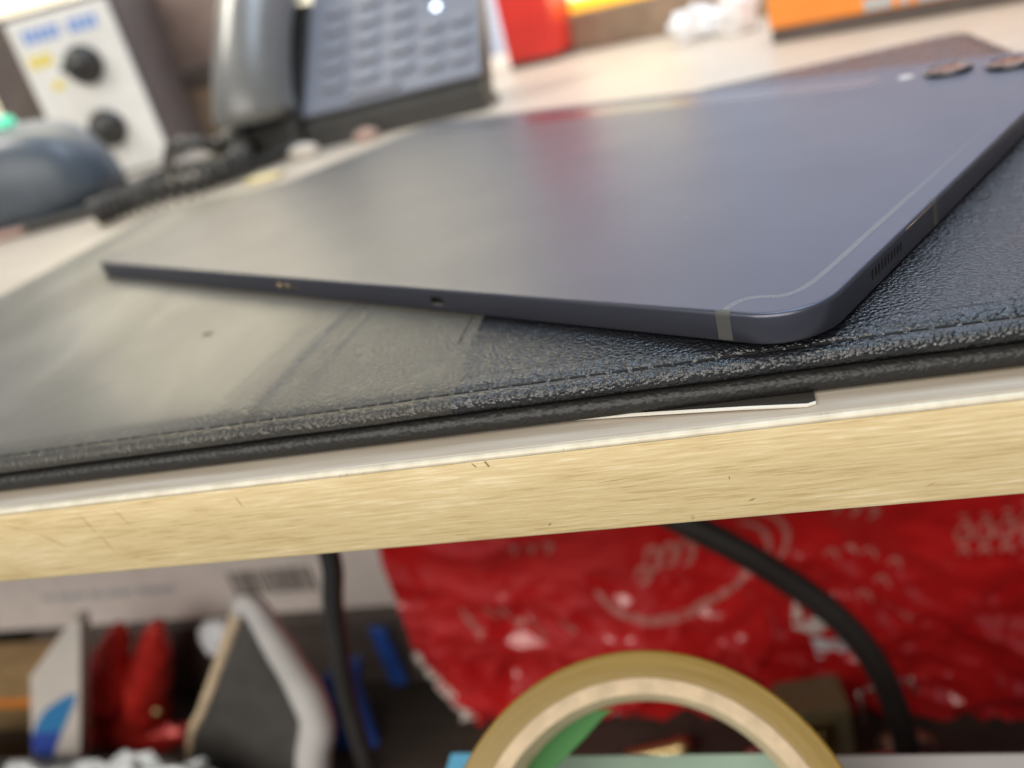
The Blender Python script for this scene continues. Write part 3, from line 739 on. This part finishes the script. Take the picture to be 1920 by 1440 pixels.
gq = [(-50, 5, -128.2), (-39.4, 30.8, -109), (-26.3, 38.1, -105.5), (-7.8, 40.5, -106.9), (-10.7, 38.8, -107.8), (-15.9, 34.2, -110.5), (-23.8, 28, -114.1), (-34, 5, -131)]
n = len(gq); off = nrm*1.2
tag(pyd('green_card', gq+[tuple(Vector(p)-off) for p in gq], [tuple(range(n)), tuple(reversed(range(n, 2*n)))]+[(i, n+i, n+(i+1) % n, (i+1) % n) for i in range(n)], GREEN), 'green card leaning behind the tape roll', 'card')

# ---- dark-faced white-rimmed box standing on its corner
wb = thing('tilted_box', 'white-sided box with a dark face leaning on its corner under the desk', 'box', (-206, 150, -310))
def prism_y(name, ol, y0, y1, m, parent, bev=.8):
    n = len(ol); V = [(x, y0, z) for x, z in ol]+[(x, y1, z) for x, z in ol]
    o = pyd(name, V, [tuple(range(n)), tuple(reversed(range(n, 2*n)))]+[(i, n+i, n+(i+1) % n, (i+1) % n) for i in range(n)], m, parent)
    if bev: b = o.modifiers.new('bevel', 'BEVEL'); b.width = bev*S; b.segments = 2
    return o
WB2 = plain('off_white_carton', (.62, .60, .58), .5, .06)
def rimtube(name, pts, rad, m):
    o = tube(name, spline([(x, 0, z) for x, z in pts], 8), rad, m, wb, 12); return o
rimtube('right_rim', [(2, 152), (7, 158), (11, 154), (13, 138), (16, 112), (17, 92), (14, 76), (4, 56), (-6, 30), (-16, 4)], lambda t: 3.6+5.4*min(1, t*1.6)+.8*nz(t*9, 3), WB2)
rimtube('left_rim', [(5, 157), (-8, 140), (-28, 114), (-46, 91), (-64, 68), (-92, 6)], lambda t: 3.6-1.6*t, COREM)
prism_y('dark_face', [(8, 154), (13, 118), (14, 86), (0, 60), (-20, 0), (-92, 0), (-62, 68), (-27, 113)], -1.5, 2, DARKFACE, wb)

# ---- white carton with a blue leaf print
lb = thing('leaf_box', 'narrow white carton printed with a blue leaf under the desk', 'carton', (-370, 170, -310))
WB3 = plain('white_carton', (.66, .60, .54), .5, .06)
prism_y('carton_body', [(-62, 0), (-25, 0), (51, 136), (45, 137), (-5, 99)], 0, 9, WB3, lb)
lf = spline([(-40, 34, 0), (-31, 52, 0), (-9, 73, 0), (19, 85, 0), (5, 68, 0), (-13, 49, 0), (-27, 33, 0)], 6); n = len(lf)
pyd('leaf_print', [(p.x, -.3, p.y) for p in lf], [tuple(range(n))], LEAF, lb)
lf = [p for p in lf if p.y < 56]; n = len(lf)
pyd('leaf_print', [(p.x, -.5, p.y) for p in lf], [tuple(range(n))], LEAF2, lb)
# ---- tan carton with an orange stripe
tn = thing('tan_carton', 'tan carton with an orange stripe at the left under the desk', 'carton', (-560, 222, -310))
box('carton_body', (0, 0, 0), (130, 27, 55.2), TAN, tn, 1); box('stripe', (0, -.6, 22), (130, -.1, 29), ORANGE, tn, 0)
tag(box('grey_tin', (-520, 130, -310), (-428, 165, -250), DARKFACE, None, 3, 3), 'dark grey tin low at the left edge under the desk', 'tin')
# ---- red foil bag
rb = thing('red_foil_pouch', 'shiny red foil pouch between the leaf carton and the tilted box', 'pouch', (-372, 212, -310))
def lobe(pts, rmax, seed):
    o = tube('lobe', spline(pts, 10), lambda t: 2+rmax*math.sin(math.pi*min(.97, .12+.86*t))**.8, REDTR, rb, 20)
    for v_ in o.data.vertices:
        q = v_.co/S; d = 1+.22*noise.noise(q*.07+Vector((seed, 0, 0))); v_.co = Vector((q.x+3*nz(q.z*.06, seed), q.y*d+2.5*nz(q.x*.12, q.z*.05, seed), max(q.z, .2)))*S
lobe([(-24, 0, 2), (-14, -2, 30), (2, -2, 60), (30, -2, 97)], 13, 1)
lobe([(8, 2, 2), (20, -4, 35), (36, -4, 64), (58, -2, 98)], 13, 2)
lump('crumpled_base', (2, -6, 0), (36, 9, 15), REDTR, 17, None, None, rb, .4, sub=4, smooth=True)
for g in ((-8, -22, 38), (44, -22, 44)): lump('gold_bit', g, (3.2, 2, 3.2), BRASS, 3, None, None, rb, .1, smooth=True)  # two small brass-coloured bits on the pouch front
lump('white_wad', (-300, 232, -254), (13, 8, 12), WHITEPAPER, 21, 'small white paper wad in front of the barcode box', 'paper')
lump('clear_wrap', (-284, 112, -262), (52, 18, 26), FOIL, 33, 'crumpled clear plastic wrap at the bottom left under the desk', 'wrap', amp=.6, sub=4, fr=2.6)
lump('clear_wrap', (-345, 118, -276), (40, 18, 24), FOIL, 41, 'smaller crumpled clear plastic wrap in the lower left corner', 'wrap', amp=.6, sub=4, fr=2.6)
tag(box('grey_tray', (-420, 60, -310), (-232, 160, -263), DARKFACE, None, 3), 'dark grey tray holding the crumpled clear wrap', 'tray')
# ---- blue plastic clips
b1 = thing('blue_clip', 'blue plastic clip with a square opening beside the tilted box', 'clip', (-218, 205, -310))
prism_y('plate', [(-14, 0), (8, 0), (10, 10), (-4, 22), (-2, 34), (6, 44), (20, 50), (26, 66), (14, 66), (0, 56), (-10, 40), (-12, 18)], -4, 4, BLUEP, b1)
prism_y('arm', [(8, 2), (20, 8), (24, 58), (14, 62)], -9, -4.2, BLUEP, b1)
tag(prism_y('blue_strap', [(-201, -296), (-190, -296), (-191, -252), (-201, -250)], 236, 240, BLUEP, None), 'flat blue strap standing right of the straight black cable', 'strap')
# ---- steel bracket in front of the bag
sb = thing('steel_bracket', 'thin bright steel bracket standing right of the arching cable', 'bracket', (72, 196, -310), .1)
for (x0, z0, x1, z1) in ((-4, 0, -6, 40), (-6, 40, 18, 46), (18, 46, 20, 34)):
    tube('bar', [(x0, 0, max(z0, 1.6)), ((x0+x1)/2, -.6, (z0+z1)/2), (x1, 0, max(z1, 1.6))], 0.9, STEEL, sb, 8)
# ---- small metal parts lying on the shelf
lathe_o = thing('brass_barrel', 'short brass barrel lying on the shelf behind the tape roll', 'fitting', (-35, 190, -310), .25)
q = lathe('barrel', [(4.2, -17), (5, -16), (5, 8), (6, 9), (6, 14), (4, 17)], BRASS, lathe_o, 20, loc=(0, 0, 6)); q.rotation_euler = (0, math.pi/2, 0)
cn = thing('connector_block', 'brass and black connector block lying under the arching cable', 'connector', (44, 190, -310), .15)
box('housing', (-16, -10, 0), (16, 12, 44), plain('olive_housing', (.14, .115, .06), .45), cn, 1.5); box('plate', (-11, -11.4, 10), (8, -10, 38), BRASS, cn, .4); box('clip', (-6, -12.4, 20), (2, -11.4, 30), STEEL, cn, .3)
q = lathe('coil', [(8, 0), (9.5, 1), (9.5, 5), (8, 6), (8, 0)], STEEL, cn, 28, loc=(-30, -4, 8)); q.rotation_euler = (1.2, .3, 0)
pn = thing('steel_plug', 'small bright steel plug lying right of the connector block', 'plug', (74, 180, -310), .2)
box('shell', (-12, -5, 4), (10, 5, 12), STEEL, pn, 1); box('grip', (10, -6, 3), (24, 6, 13), BLACKP, pn, 1.5); tube('pin', [(-12, 0, 8), (-24, 0, 7)], 1.6, STEEL, pn)
lump('copper_piece', (86, 196, -310), (13, 7, 6), plain('dull_copper', (.40, .25, .18), .4, metal=.6), 15, 'dull copper piece on the shelf at the foot of the arching cable', 'fitting', amp=.25, smooth=True)
